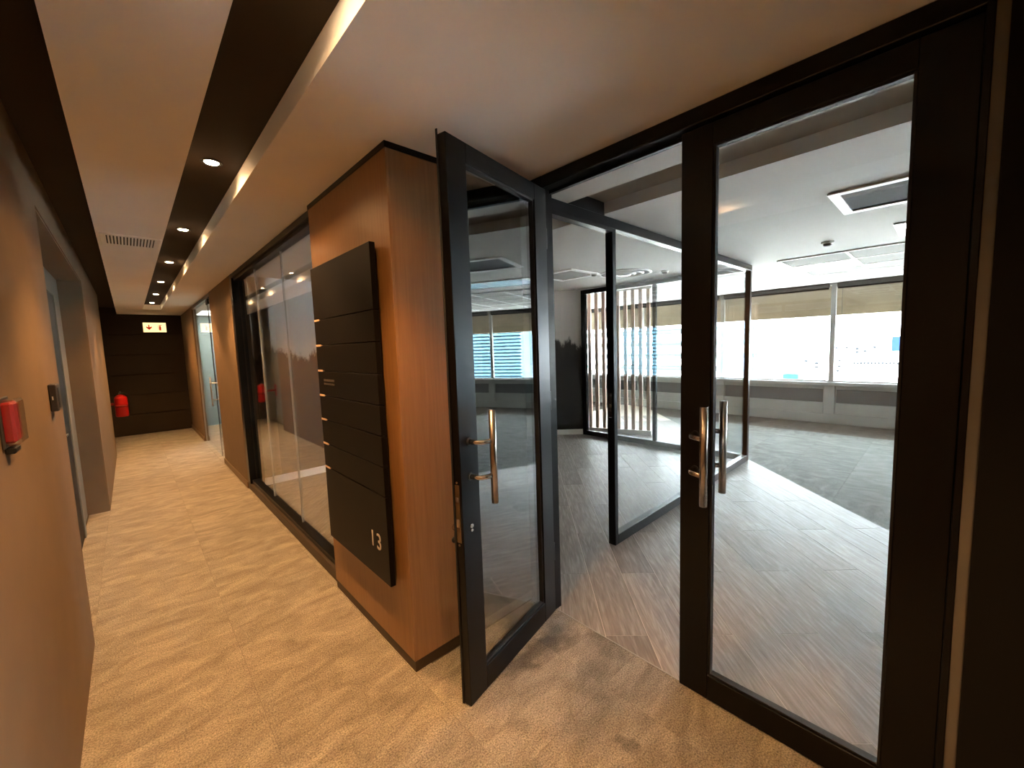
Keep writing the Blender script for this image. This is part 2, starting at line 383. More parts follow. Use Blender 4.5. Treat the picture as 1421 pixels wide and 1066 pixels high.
T = .555; gap = .0006
tile_mesh = {}
def carpet_tile(poly, cx, cy, mat, quarter):
    full = abs(area(poly) - (T - 2 * gap) ** 2) < 1e-6
    if full:
        key = (mat, 'full')
        if key not in tile_mesh: tile_mesh[key] = MB().prism([(-T/2+gap, -T/2+gap), (T/2-gap, -T/2+gap), (T/2-gap, T/2-gap), (-T/2+gap, T/2-gap)], -.0038, 0).mesh('carpet_tile', M[mat])
        link('carpet_tile', tile_mesh[key], floor, (cx, cy, 0), quarter * math.pi / 2)
    else:
        link('carpet_tile', MB().prism([(x - cx, y - cy) for x, y in poly], -.0038, 0).mesh('carpet_tile', M[mat]), floor, (cx, cy, 0))
WC = 3.87
def lay(x0, x1, y0, y1, cuts, ox=0., oy=0., border=False, keep=None, turn=0):
    i0, i1 = math.floor((x0 - ox) / T), math.ceil((x1 - ox) / T); j0, j1 = math.floor((y0 - oy) / T), math.ceil((y1 - oy) / T)
    for i in range(i0, i1):
        for j in range(j0, j1):
            cx, cy = ox + (i + .5) * T, oy + (j + .5) * T
            if keep and not keep(cx, cy): continue
            p = [(cx - T/2 + gap, cy - T/2 + gap), (cx + T/2 - gap, cy - T/2 + gap), (cx + T/2 - gap, cy + T/2 - gap), (cx - T/2 + gap, cy + T/2 - gap)]
            for c in ((-1, 0, -x0), (1, 0, x1), (0, -1, -y0), (0, 1, y1)) + tuple(cuts):
                if p: p = clip(p, *c)
            if len(p) < 3 or area(p) < .0015: continue
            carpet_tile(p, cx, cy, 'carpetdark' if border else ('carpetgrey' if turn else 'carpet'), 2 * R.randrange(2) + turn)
# corridor and lobby
lay(-.41, .93, 1.62, 10.92, (), .288, 3.74)
lay(-.41, 1.650, -.9, 1.62, (), .288, 3.74)
# office carpet beyond the diagonal edge
lay(3.0, 7.72, -2.0, 5.0, ((-1, 1, -WC),), .22, .1, turn=1)
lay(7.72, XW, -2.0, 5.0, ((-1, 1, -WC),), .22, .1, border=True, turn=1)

# planks at 45 degrees: u along (1,1)/sqrt2, v along (1,-1)/sqrt2
PWd, PLd = .304 / math.sqrt(2), 1.62 / math.sqrt(2)
r2 = math.sqrt(2)
gp = .0013
pm = {}
n_planks = 0
for k in range(0, 32):
    d1 = WC - .304 * k; d0 = d1 - .304                # x - y range
    vc = -(d0 + d1) / 2 / r2                            # local second axis is (-1,1)/sqrt2
    st = 2.80 + (.81 if k % 2 else 0)
    for q in range(-6, 8):
        s0, s1 = st + 1.62 * q, st + 1.62 * (q + 1)
        uc = (s0 + s1) / 2 / r2
        cx, cy = (uc - vc) / r2, (uc + vc) / r2
        if cy > 6 or cy < -2.4 or cx < 0 or cx > 8.7: continue
        lo_x = 1.652 if cy < 2.35 else .90
        p = [(-PLd/2 + gp, -PWd/2 + gp), (PLd/2 - gp, -PWd/2 + gp), (PLd/2 - gp, PWd/2 - gp), (-PLd/2 + gp, PWd/2 - gp)]
        A0 = area(p)
        ca = 1 / r2                                     # world x = cx + (a - b)/r2 ; y = cy + (a + b)/r2
        for (ax, ay, c) in ((-1, 0, -lo_x), (1, 0, XW), (0, -1, 1.9), (0, 1, 5.32)):
            if p: p = clip(p, (ax + ay) * ca, (ay - ax) * ca, c - ax * cx - ay * cy)
        if len(p) < 3 or area(p) < .002: continue
        if cx + cy > 11.4: continue
        if area(p) > A0 - 1e-6:
            if 'f' not in pm: pm['f'] = MB().prism(p, -.0038, 0).mesh('wood_plank', M['plank'])
            me = pm['f']
        else: me = MB().prism(p, -.0038, 0).mesh('wood_plank', M['plank'])
        link('wood_plank', me, floor_wood, (cx, cy, 0), math.pi / 4); n_planks += 1
# thin metal threshold strip between carpet and planks
MB().cbox(1.6485, 1.6545, -.03, 1.45, -.008, .002, .0005).build('trim_1', M['alu'], kind='structure')

# ------------------------------------------------------------------ ceilings
def sbuild(mb, name, mat, **kw): return mb.build(name, M[mat], kind='structure', **kw)
c = MB()
c.box(-.088, .262, -3, 10.92, CZ, CZ + .16)
c.box(.503, 1.655, -3, 10.92, CZ, CZ + .16)
c.box(.262, .503, 9.75, 10.92, CZ, CZ + .16)
sbuild(c, 'ceiling', 'ceil')
c = MB()
c.box(-.42, -.088, -3, 10.92, 2.48, 2.52)
c.box(.262, .503, -3, 9.75, 2.45, 2.52)
sbuild(c, 'ceiling_slot', 'slot')
c = MB()
c.box(1.655, 2.045, -5.9, 7.0, CZ, CZ + .16)
c.box(2.41, XW + .15, -5.9, 7.0, CZ, CZ + .16)
sbuild(c, 'ceiling_office', 'ceiloff')
c = MB(); c.box(2.045, 2.41, -5.9, 7.0, 2.435, 2.52)
sbuild(c, 'ceiling_recess', 'recess')
# roof slab keeps daylight out of the ceiling void
sbuild(MB().box(-.7, 9.0, -6.1, 11.3, 2.54, 2.7), 'ceiling_slab', 'recess')

# ------------------------------------------------------------------ corridor left wall with alcove
XL = -.262
w = MB()
w.box(-.42, XL, -3, 3.03, 0, 2.48)
w.box(-.42, XL, 3.03, 5.65, 2.25, 2.48)
sbuild(w, 'wall_left', 'leftwall')
sbuild(MB().box(-.42, XL, 5.65, 8.9, 0, 2.48), 'wall_left_far', 'leftwall')
sbuild(MB().box(-.42, -.27, 5.642, 5.655, 0, 2.25), 'wall_alcove_reveal', 'reveal')
sbuild(MB().box(-.42, -.268, 3.03, 5.65, 2.243, 2.252), 'trim_2', 'reveal')
sbuild(MB().box(-.60, -.42, -3, 10.92, 0, 2.52), 'wall_alcove_back', 'alcove')
d = thing('door_1', (-.41, 4.35, 0), 'black flush door in the alcove of the left corridor wall', 'door', kind='structure')
MB().cbox(-.42, -.400, 3.92, 4.93, .005, 2.03, .003).build('door_leaf', M['blackdoor'], d)
MB().box(-.42, -.392, 4.93, 5.02, 0, 2.11).build('door_frame', M['alcove'], d)
MB().box(-.42, -.392, 3.83, 3.92, 0, 2.11).build('door_frame', M['alcove'], d)
MB().box(-.42, -.392, 3.92, 4.93, 2.03, 2.11).build('door_frame', M['alcove'], d)
MB().tube([(-.40, 3.99, 1.0), (-.35, 3.99, 1.0), (-.35, 4.10, 1.0)], .009, 8).build('door_handle', M['steel'], d)
# end wall of the corridor with shallow horizontal panel joints
ew = sbuild(MB().box(-.62, 1.3, 10.92, 11.05, 0, 2.52), 'wall_end', 'endwall')
for i in range(6):
    MB().cbox(-.42, .866, 10.905, 10.92, .012 + i * .392, .012 + i * .392 + .386, .003).build('wall_panel', M['endwall'], ew)

# ------------------------------------------------------------------ corridor right wall
XR = .866
sbuild(MB().box(XR, 1.02, 5.33, 6.87, 0, CZ), 'wall_right', 'brownwall')
sbuild(MB().box(XR, .925, 8.95, 10.92, 0, CZ), 'wall_right_far', 'brownwall')
sbuild(MB().cbox(XR - .012, XR, 5.33, 6.87, .0, .075, .004), 'baseboard_right', 'skirt')
sbuild(MB().cbox(XR - .012, XR, 8.95, 10.905, .0, .075, .004), 'baseboard_right_far', 'skirt')
sbuild(MB().box(XR + .16, 1.20, 5.30, 7.0, 0, CZ), 'wall_room_divider', 'offwhite')

# corridor glass wall (three panes)
gw = thing('window_1', (.93, 3.95, 0), 'black framed corridor glass wall of three tall panes beside the timber pier', 'glass wall', kind='structure')
MB().box(XR, .965, 5.23, 5.335, 0, CZ).build('jamb', M['frame'], gw)
MB().box(XR + .01, .965, 2.60, 2.66, 0, CZ).build('jamb', M['frame'], gw)
MB().cbox(XR, .965, 2.62, 5.23, 2.315, CZ, .003).build('head_rail', M['frame'], gw)
MB().cbox(XR + .02, .955, 2.62, 5.23, 2.29, 2.316, .002).build('head_bead', M['frame'], gw)
MB().cbox(XR, .965, 2.62, 5.23, 0, .075, .004).build('sill_rail', M['darkskirt'], gw)
MB().cbox(XR + .022, .955, 2.62, 5.23, .075, .115, .003).build('sill_bead', M['frame'], gw)
for a, b in ((2.66, 3.565), (3.57, 4.445), (4.45, 5.23)):
    MB().box(.925, .935, a, b, .115, 2.29).build('pane', M['glass'], gw)
for y in (3.5675, 4.4475):
    MB().box(.9235, .9365, y - .004, y + .004, .115, 2.29).build('joint_strip', M['alu'], gw)

# frameless glass door and side pane further down the corridor
gd = thing('window_2', (.90, 7.9, 0), 'frameless glass side pane of the office entrance near the dark end wall', 'glass wall', kind='structure')
MB().box(.895, .905, 7.33, 8.93, .01, 2.31).build('pane', M['glass'], gd)
MB().cbox(.868, .93, 6.88, 8.94, 2.31, CZ, .003).build('head_rail', M['frame'], gd)
MB().box(.885, .915, 8.93, 8.95, 0, 2.31).build('side_channel', M['alu'], gd)
d = thing('door_2', (.90, 7.1, 0), 'frameless glass door with steel pull handle down the corridor', 'door', kind='structure')
MB().box(.895, .905, 6.875, 7.32, .012, 2.30).build('pane', M['glass'], d)
MB().cbox(.885, .915, 7.20, 7.40, 2.24, 2.31, .003).build('patch_fitting', M['black'], d)
MB().box(.8935, .9065, 7.318, 7.332, .012, 2.24).build('edge_seal', M['black'], d)
h = MB().tube([(.83, 7.22, .78), (.83, 7.22, 1.20)], .011, 10).build('door_handle', M['steel'], d)
for z in (.87, 1.11): MB().tube([(.83, 7.22, z), (.97, 7.22, z)], .008, 8).build('handle_stem', M['steel'], h)
MB().tube([(.97, 7.22, .78), (.97, 7.22, 1.20)], .011, 10).build('handle_bar', M['steel'], h)
# the room behind it
sbuild(MB().box(2.6, 2.7, 6.9, 10.92, 0, CZ), 'wall_side_room', 'frosted')
sbuild(MB().box(1.2, 2.7, 6.98, 7.0, 0, CZ), 'wall_side_room_near', 'offwhite')
sbuild(MB().box(.925, 2.7, 10.8, 10.92, 0, CZ), 'wall_side_room_end', 'frosted')
sbuild(MB().box(1.66, 2.7, 7.0, 10.92, CZ, CZ + .1), 'ceiling_side_room', 'white')
for i in range(4):
    x0, y0 = .95 + (i % 2) * .85, 6.95 + (i // 2) * 1.98
    MB().prism([(x0, y0), (x0 + .845, y0), (x0 + .845, y0 + 1.975), (x0, y0 + 1.975)], -.0038, 0).build('carpet_tile', M['carpet'], floor)

t = thing('office_lamp', (1.75, 10.0, CZ), 'bright ceiling light panel in the room behind the far glass door', 'ceiling light')  # added to brighten the side room; no fitting is visible there
MB().cbox(1.05, 2.15, 9.5, 10.5, CZ - .012, CZ, .003).build('frame', M['white'], t)
MB().box(1.09, 2.11, 9.54, 10.46, CZ - .015, CZ - .012).build('diffuser', M['led'], t)
# ------------------------------------------------------------------ timber-veneer pier
PX0, PX1, PY0, PY1 = .845, 1.640, 1.624, 2.610
pier = sbuild(MB().box(PX0 + .012, PX1, PY0 + .012, PY1, 0, CZ), 'wall_pier', 'frame')
MB().cbox(PX0, PX0 + .012, PY0, PY1, .055, 2.335, .001).build('veneer_panel', M['veneer'], pier)
MB().cbox(PX0 + .012, 1.20, PY0, PY0 + .012, .055, 2.335, .001).build('veneer_panel', M['veneer'], pier)
MB().cbox(1.203, PX1, PY0, PY0 + .012, .055, 2.335, .001).build('side_panel', M['blackdoor'], pier)
sbuild(MB().box(PX0 + .004, PX1, PY0 + .004, PY1, .0, .055), 'baseboard_pier', 'darkskirt')
sbuild(MB().cbox(PX0 - .004, PX1, PY0 - .004, PY1, 2.335, CZ, .001), 'trim_3', 'frame')

# directory board
db = thing('directory_board', (PX0, 2.12, .39), 'black slatted directory board numbered 13 on the timber pier', 'sign')
MB().box(.825, PX0, 1.77, 2.47, .43, 1.94).build('backing_box', M['black'], db)
ZB = [.395, .828, .970, 1.113, 1.254, 1.396, 1.539, 1.681, 1.972]
for i in range(8):
    MB().cbox(.800, .826, 1.730, 2.508, ZB[i] + (.0025 if i else 0), ZB[i + 1] - (.0025 if i < 7 else 0), .0012).build('sign_plate', M['plate'], db)
for z in ZB[1:-1]:
    MB().box(.7985, .806, 2.425, 2.505, z - .0055, z + .0055).build('tick_mark', M['tick'], db)
# house number
def text_mesh(body, size, name, mat, parent, loc, rot, extrude=.0012):
    cu = bpy.data.curves.new(name, 'FONT'); cu.body = body; cu.size = size; cu.extrude = extrude; cu.align_x = 'CENTER'; cu.resolution_u = 3
    t = bpy.data.objects.new('tmp', cu); C.objects.link(t)
    bpy.context.view_layer.update()
    me = bpy.data.meshes.new_from_object(t.evaluated_get(bpy.context.evaluated_depsgraph_get())); bpy.data.objects.remove(t)
    me.materials.clear(); me.materials.append(mat); me.name = name
    me.transform(Matrix.Translation(loc) @ rot)
    return link(name, me, parent)
ROT_X = Matrix(((0, 0, -1, 0), (-1, 0, 0, 0), (0, 1, 0, 0), (0, 0, 0, 1)))    # text facing -X, reading towards -Y
nm = text_mesh('1', .115, 'numeral', M['silver'], db, Vector((.7985, 1.895, .545)), ROT_X)
nm = text_mesh('3', .115, 'numeral', M['silver'], db, Vector((.7985, 1.825, .545)), ROT_X)
fl_ = MB()
yy = 2.42
for i in range(9):                                     # worn, unreadable two-row lettering
    wv = R.choice((.010, .013, .015)); fl_.box(.7988, .800, yy - wv, yy, 1.337, 1.350)
    fl_.box(.7988, .800, yy - wv * .8, yy, 1.318, 1.328); yy -= wv + .005
fl_.build('lettering', M['faint'], db)

# ------------------------------------------------------------------ entrance frame and doors
XD = 1.633
fr = thing('door_frame', (XD, .7, 0), 'black metal frame around the double glass entrance doors', 'door frame', kind='structure')
MB().cbox(XD - .02, XD + .06, 1.455, 1.6195, 0, CZ, .003).build('jamb', M['frame'], fr)
MB().cbox(XD - .02, XD + .06, -.046, -.0295, 0, CZ, .002).build('jamb', M['frame'], fr)
MB().cbox(XD - .02, XD + .06, -.038, 1.455, 2.300, CZ, .003).build('head_rail', M['frame'], fr)
MB().cbox(XD + .035, XD + .06, -.038, 1.455, 2.282, 2.300, .002).build('door_stop', M['frame'], fr)
sbuild(MB().box(XD - .012, XD + .08, -.070, -.046, 0, CZ), 'trim_4', 'greytrim')
sbuild(MB().box(XD - .03, XD + .12, -5.9, -.070, 0, CZ + .16), 'wall_entrance', 'blackwall')

def leaf_parts(d, X, glassmat):
    """X(s, out, z): s along the leaf from the hinge side, out towards the corridor; the leaf is .735 wide, .045 thick"""
    def B(s0, s1, o0, o1, z0, z1, c=.002):
        return MB().cbox(s0, s1, o0, o1, z0, z1, c).xf(lambda v: X(v.x, v.y, v.z))
    WD = .735
    B(0, .112, -.045, 0, .006, 2.292).build('stile', M['frame'], d)
    B(WD - .112, WD, -.045, 0, .006, 2.292).build('stile', M['frame'], d)
    B(.112, WD - .112, -.045, 0, 2.215, 2.292).build('top_rail', M['frame'], d)
    B(.112, WD - .112, -.045, 0, .006, .112).build('bottom_rail', M['frame'], d)
    g = B(.108, WD - .108, -.027, -.019, .108, 2.219, .0005).build('glass_pane', glassmat, d)
    for (a, b, z0, z1) in ((.112, .120, .112, 2.215), (WD - .120, WD - .112, .112, 2.215), (.120, WD - .120, .112, .120), (.120, WD - .120, 2.207, 2.215)):
        B(a, b, -.036, -.008, z0, z1, .001).build('glazing_bead', M['gasket'], d)
    B(WD, WD + .005, -.045, -.036, .006, 2.31, .001).build('seal_lip', M['gasket'], d)
    return B, WD
def pull_handle(d, X, side, WD):
    """cranked bar handle; side 1 = corridor face, -1 = office face"""
    o0 = 0 if side > 0 else -.045
    P = lambda s, o, z: X(s, o0 + side * o, z)
    bar = MB().tube([P(WD - .118, .075, .862), P(WD - .118, .075, 1.248)], .0145, 16).build('pull_handle', M['steel'], d)
    for z in (.978, 1.122):
        MB().tube([P(WD - .058, 0, z), P(WD - .058, .040, z), P(WD - .064, .052, z), P(WD - .118, .075, z)], [.0105, .0105, .0105, .0105], 10).build('handle_stem', M['steel'], bar)
        MB().tube([P(WD - .058, 0, z), P(WD - .058, .005, z)], .016, 12).build('rosette', M['black'], bar)

# open leaf, hinged at the pier, swung out into the lobby
A = Vector((1.633, 1.447)); u = Vector((-.977, -.211)).normalized(); n = Vector((u.y, -u.x))
if n.y > 0: n = -n                                      # towards the camera side
def X1(s, o, z): p = A + u * s + n * o; return (p.x, p.y, z)
d = thing('door_3', (1.633, 1.447, 0), 'open black framed glass door leaf with cranked steel pull handle', 'door', kind='structure')
B, WD = leaf_parts(d, X1, M['doorglass'])
pull_handle(d, X1, 1, WD)
lk = B(WD - .0005, WD + .0018, -.034, -.011, .715, .955, .0006).build('lock_plate', M['brass'], d)
for z in (.705, .965): MB().tube([X1(WD, -.022, z), X1(WD + .0025, -.022, z)], .005, 8).build('screw', M['steel'], d)
B(WD, WD + .004, -.031, -.014, .885, .905, .0008).build('latch_bolt', M['steel'], lk)
B(WD, WD + .004, -.031, -.014, .780, .815, .0008).build('dead_bolt', M['steel'], lk)
cy = MB().tube([X1(WD - .047, 0, .775), X1(WD - .047, .008, .775)], .009, 12)
cy.tube([X1(WD - .047, 0, .757), X1(WD - .047, .008, .757)], .006, 10).build('lock_cylinder', M['chrome'], d)
for z in (.30, 1.15, 2.0):
    MB().tube([X1(-.006, -.010, z), X1(-.006, -.010, z + .10)], .009, 10).build('hinge', M['black'], d)
cy2 = MB().tube([X1(WD - .047, -.045, .775), X1(WD - .047, -.053, .775)], .009, 12).build('lock_cylinder', M['brass'], d)
# key left in the inner cylinder with ring and fob
k = thing('door_key', X1(WD - .040, -.056, .66), 'brass key with round black fob hanging from the open door lock', 'key')
MB().tube([X1(WD - .047, -.053, .775), X1(WD - .047, -.068, .775)], .003, 8).lathe([(.0, -.001), (.010, -.001), (.010, .001), (.0, .001)], X1(WD - .047, -.078, .775), 'y', 14).build('key_blade', M['brass'], k)
MB().tube([Vector(X1(WD - .040, -.078, .755)) + Vector((.016 * math.cos(t * math.pi / 8), 0, .016 * math.sin(t * math.pi / 8))) for t in range(17)], .0011, 6).build('key_ring', M['steel'], k)
MB().tube([X1(WD - .034, -.078, .741), X1(WD - .030, -.078, .715)], .002, 6).build('fob_strap', M['black'], k)
MB().lathe([(.0, -.004), (.013, -.004), (.014, 0), (.013, .004), (0, .004)], X1(WD - .030, -.078, .702), 'y', 16).build('fob', M['black'], k)

# fixed leaf
def X2(s, o, z): return (XD - o, -.030 + s * (.769 / .735), z)
d2 = thing('door_4', (XD, .35, 0), 'closed black framed glass door leaf with pull handles on both faces', 'door', kind='structure')
B2, WD = leaf_parts(d2, X2, M['glass'])
pull_handle(d2, X2, 1, WD); pull_handle(d2, X2, -1, WD)

# ------------------------------------------------------------------ meeting room glass box
YF = 1.645; XG = 5.42
pf = thing('window_3', (3.6, YF, 0), 'black framed meeting room glass front with open doorway at its near end', 'glass wall', kind='structure')
MB().cbox(1.693, XG + .03, YF - .03, YF + .03, 2.285, 2.352, .003).build('head_rail', M['frame'], pf)
MB().box(1.693, 2.505, YF - .03, YF + .03, 2.262, 2.286).build('door_head', M['frame'], pf)
MB().box(2.045, 2.41, YF - .03, YF + .03, 2.352, 2.436).build('recess_filler', M['frame'], pf)
MB().cbox(1.693, 1.722, YF - .03, YF + .03, 0, 2.285, .003).build('jamb', M['frame'], pf)
post = MB().cbox(2.505, 2.548, YF - .03, YF + .03, 0, 2.285, .003).build('jamb', M['frame'], pf)
MB().box(2.5025, 2.506, YF - .012, YF + .014, .96, 1.14).build('strike_plate', M['steel'], post)
MB().box(2.5015, 2.503, YF - .006, YF + .008, 1.00, 1.03).box(2.5015, 2.503, YF - .006, YF + .008, 1.06, 1.10).build('strike_slot', M['black'], post)
MB().cbox(2.548, XG - .03, YF - .03, YF + .03, 0, .075, .003).build('sill_rail', M['frame'], pf)
MB().cbox(XG - .03, XG + .03, YF - .03, YF + .03, 0, 2.285, .003).build('corner_post', M['frame'], pf)
MB().box(2.548, XG - .03, YF - .005, YF + .005, .075, 2.285).build('pane', M['glass'], pf)
pg = thing('window_4', (XG, 2.9, 0), 'far glass wall of the meeting room in front of the timber battens', 'glass wall', kind='structure')
MB().cbox(XG - .03, XG + .03, YF + .03, 4.08, 2.285, 2.352, .003).build('head_rail', M['frame'], pg)
MB().cbox(XG - .03, XG + .03, YF + .03, 4.02, 0, .075, .003).build('sill_rail', M['frame'], pg)
MB().cbox(XG - .03, XG + .03, 4.00, 4.08, 0, 2.285, .003).build('jamb', M['frame'], pg)
MB().cbox(XG - .025, XG + .025, 2.80, 2.85, .075, 2.285, .003).build('mullion', M['frame'], pg)
MB().box(XG - .005, XG + .005, YF + .03, 2.80, .075, 2.285).build('pane', M['glass'], pg)
MB().box(XG - .005, XG + .005, 2.85, 4.00, .075, 2.285).build('pane', M['glass'], pg)

# mural wall: straight along the back, then splayed towards the glass
mw = MB().prism([(1.02, 5.30), (4.17, 5.30), (5.45, 4.06), (5.55, 4.16), (4.22, 5.45), (1.02, 5.45)], 0, CZ)
sbuild(mw, 'wall_mural', 'mural')
sbuild(MB().prism([(1.02, 5.285), (4.165, 5.285), (5.44, 4.05), (5.45, 4.06), (4.17, 5.30), (1.02, 5.30)], 0, .085), 'baseboard_mural', 'white')

# timber batten screen beyond the glass
scr = thing('batten_screen', (5.86, 3.7, 0), 'row of pale timber battens standing between the meeting room glass and the windows', 'screen')
p0, p1 = Vector((5.66, 4.25)), Vector((6.03, 3.25)); dr = (p1 - p0).normalized(); nr = Vector((-dr.y, dr.x))
def quadbox(c, a, b, ha, hb, z0, z1):
    q = [c + a * s * ha + b * t * hb for s, t in ((-1, -1), (1, -1), (1, 1), (-1, 1))]
    return MB().prism([(v.x, v.y) for v in q], z0, z1)
quadbox((p0 + p1) / 2, dr, nr, (p1 - p0).length / 2 + .05, .06, 0, .07).build('base_plinth', M['white'], scr)
quadbox((p0 + p1) / 2, dr, nr, (p1 - p0).length / 2 + .05, .03, 2.32, 2.36).build('top_rail', M['white'], scr)
for i in range(10):
    c0 = p0 + (p1 - p0) * (i / 9)
    quadbox(c0, dr, nr, .026, .030, .07, 2.32).build('batten', M['timber'], scr)

# ------------------------------------------------------------------ window wall
ww = MB().box(XW, XW + .16, -5.9, 7.0, 0, .70).box(XW - .002, XW + .16, -5.9, 7.0, 2.335, 2.54)
ww = sbuild(ww, 'wall_window', 'spandrel')
ML = [1.33 + 1.75 * k for k in range(-4, 4)]
sbuild(MB().cbox(XW - .035, XW, -5.9, 7.0, .012, .172, .004), 'baseboard_window', 'spandrel')
sbuild(MB().cbox(XW - .07, XW + .02, -5.9, 7.0, .655, .712, .004), 'trim_5', 'spandrel')
for i, y in enumerate(ML):
    MB().cbox(XW - .05, XW, y - .075, y + .075, .176, .655, .004).build('apron_post', M['spandrel'], ww)
for i in range(len(ML) - 1):
    a, b = ML[i], ML[i + 1]
    MB().cbox(XW - .03, XW, a + .08, b - .08, .178, .36, .003).build('apron_board', M['spandrel'], ww)
    MB().cbox(XW - .012, XW, a + .09, b - .09, .364, .588, .003).build('apron_panel', M['darkpanel'], ww)
    MB().cbox(XW - .03, XW, a + .08, b - .08, .592, .655, .003).build('apron_board', M['spandrel'], ww)
    wn = thing('window_%d' % (5 + i), (XW + .06, (a + b) / 2, .71), kind='structure')
    MB().cbox(XW + .03, XW + .09, b - .035, b + .035, .70, 2.335, .003).build('mullion', M['alu'], wn)
    MB().box(XW + .045, XW + .075, a + .035, b - .035, .70, .735).build('frame_bottom', M['alu'], wn)
    MB().box(XW + .055, XW + .063, a + .035, b - .035, .735, 2.335).build('pane', M['glass'], wn)
    MB().cbox(XW - .06, XW + .02, a + .05, b - .05, 2.285, CZ - .004, .006).build('blind_cassette', M['blind'], wn)
    MB().box(XW - .045, XW - .005, a + .06, b - .06, 2.262, 2.284).build('blind_bar', M['louver'], wn)
    MB().tube([(XW - .02, b - .12, 2.27), (XW - .02, b - .12, 1.80)], .003, 5).build('blind_cord', M['blind'], wn)
# office end walls and entrance side wall inside
sbuild(MB().box(1.75, XW + .16, -6.05, -5.9, 0, 2.54), 'wall_office_right', 'offwhite')
sbuild(MB().box(1.02, XW + .16, 7.0, 7.12, 0, 2.54), 'wall_office_left', 'offwhite')
sbuild(MB().box(-.6, 1.7, -3.2, -3.05, 0, 2.54), 'wall_behind', 'leftwall')
sbuild(MB().box(-.7, -.6, -3.2, 11.1, 0, 2.54), 'wall_left_outer', 'alcove')

# ------------------------------------------------------------------ office ceiling fittings
def ceiling_box(name, x0, x1, y0, y1, label, cat, inner, group=None, fins=0):
    t = thing(name, ((x0 + x1) / 2, (y0 + y1) / 2, CZ), label, cat, group)
    f = MB(); e = .055
    f.cbox(x0, x1, y0, y0 + e, CZ - .012, CZ, .002).cbox(x0, x1, y1 - e, y1, CZ - .012, CZ, .002)
    f.cbox(x0, x0 + e, y0 + e, y1 - e, CZ - .012, CZ, .002).cbox(x1 - e, x1, y0 + e, y1 - e, CZ - .012, CZ, .002)
    f.build('frame', M['white'], t)
    MB().box(x0 + e, x1 - e, y0 + e, y1 - e, CZ - .004, CZ).build('panel', M[inner], t)
    for i in range(fins):
        yy = y0 + e + (y1 - y0 - 2 * e) * (i + .5) / fins
        MB().prism([(yy - .012, CZ - .010), (yy + .012, CZ - .010), (yy + .004, CZ - .004), (yy - .004, CZ - .004)], x0 + e, x1 - e, 'x').build('louver', M['bright'], t)
    return t
ceiling_box('ceiling_grille', 3.20, 3.80, -.66, .545, 'large dark ceiling panel with white frame nearest the entrance doors', 'ceiling panel', 'louver')
ceiling_box('ceiling_grille', 3.78, 4.38, 2.98, 3.62, 'grey square ceiling grille inside the meeting room', 'air grille', 'grey')
ceiling_box('light_fitting', 4.48, 5.08, -.87, .335, 'white framed ceiling light fitting cut off by the right door stile', 'ceiling light', 'bright', 'recessed office lights', 6)
ceiling_box('light_fitting', 6.075, 6.645, .775, 1.345, 'louvred ceiling light fitting close above the windows', 'ceiling light', 'bright', 'recessed office lights', 4)
ceiling_box('light_fitting', 4.60, 5.20, -2.9, -1.7, 'louvred ceiling light mirrored in the open door glass', 'ceiling light', 'bright', 'recessed office lights', 6)
ceiling_box('ceiling_grille', 3.3, 3.9, -2.6, -1.5, 'dark framed ceiling panel mirrored in the open door glass', 'ceiling panel', 'louver')
# grid ceiling strip
gt = tag(MB().box(5.455, 5.478, -5.0, 1.36, CZ - .012, CZ).build('ceiling_t_bar_grid', M['white']), kind='structure')
gt.name = 'trim_6'
for j in range(11):
    y = 1.36 - j * .6
    MB().box(5.478, 8.2, y - .011, y + .011, CZ - .012, CZ).build('t_bar', M['white'], gt)
for x in (6.05, 6.65, 7.25, 7.85):
    MB().box(x, x + .022, -5.0, (1.36 if x != 6.65 else .76), CZ - .0115, CZ).build('t_bar', M['white'], gt)
for j in range(6):
    for i in range(4):
        xa, ya = 5.478 + (0, .594, 1.194, 1.794)[i], 1.349 - j * .6
        xb = 5.478 + (.572, 1.172, 1.772, 2.372)[i]
        if i == 1 and j == 0: continue
        MB().box(xa, xb, ya - .578, ya, CZ - .006, CZ).build('ceiling_tile', M['tile'], gt)
# round diffuser
rd = thing('round_diffuser', (4.62, 2.81, CZ), 'round white ceiling diffuser with concentric rings in the meeting room', 'air diffuser')
for r0, r1, h in ((.29, .33, .010), (.20, .235, .020), (.11, .14, .026)):
    MB().lathe([(r0, -.002), (r0, -h), (r0 + .008, -h - .004), (r1, -h * .5), (r1, -.002)], (4.62, 2.81, CZ), 'z', 32).build('ring', M['white'], rd)
MB().lathe([(.30, -.0005), (.30, -.002)], (4.62, 2.81, CZ), 'z', 32).build('backing', M['louver'], rd)
MB().lathe([(.085, -.001), (.075, -.028), (.02, -.034)], (4.62, 2.81, CZ), 'z', 24).build('centre_cone', M['bright'], rd)
for (x, y, lab) in ((4.27, 3.02, 'small round ceiling detector between square grille and round diffuser'), (4.90, 2.42, 'small round ceiling detector right of the round diffuser'), (4.80, .80, 'small pointed ceiling sensor in front of the grid ceiling')):
    sd = thing('smoke_detector', (x, y, CZ), lab, 'detector', 'ceiling detectors')
    MB().lathe([(.05, 0), (.05, -.012), (.044, -.018)], (x, y, CZ), 'z', 18).build('base', M['white'], sd)
    MB().lathe([(.034, -.018), (.032, -.034), (.015, -.042)], (x, y, CZ), 'z', 18).build('sensor_head', M['grey'], sd)

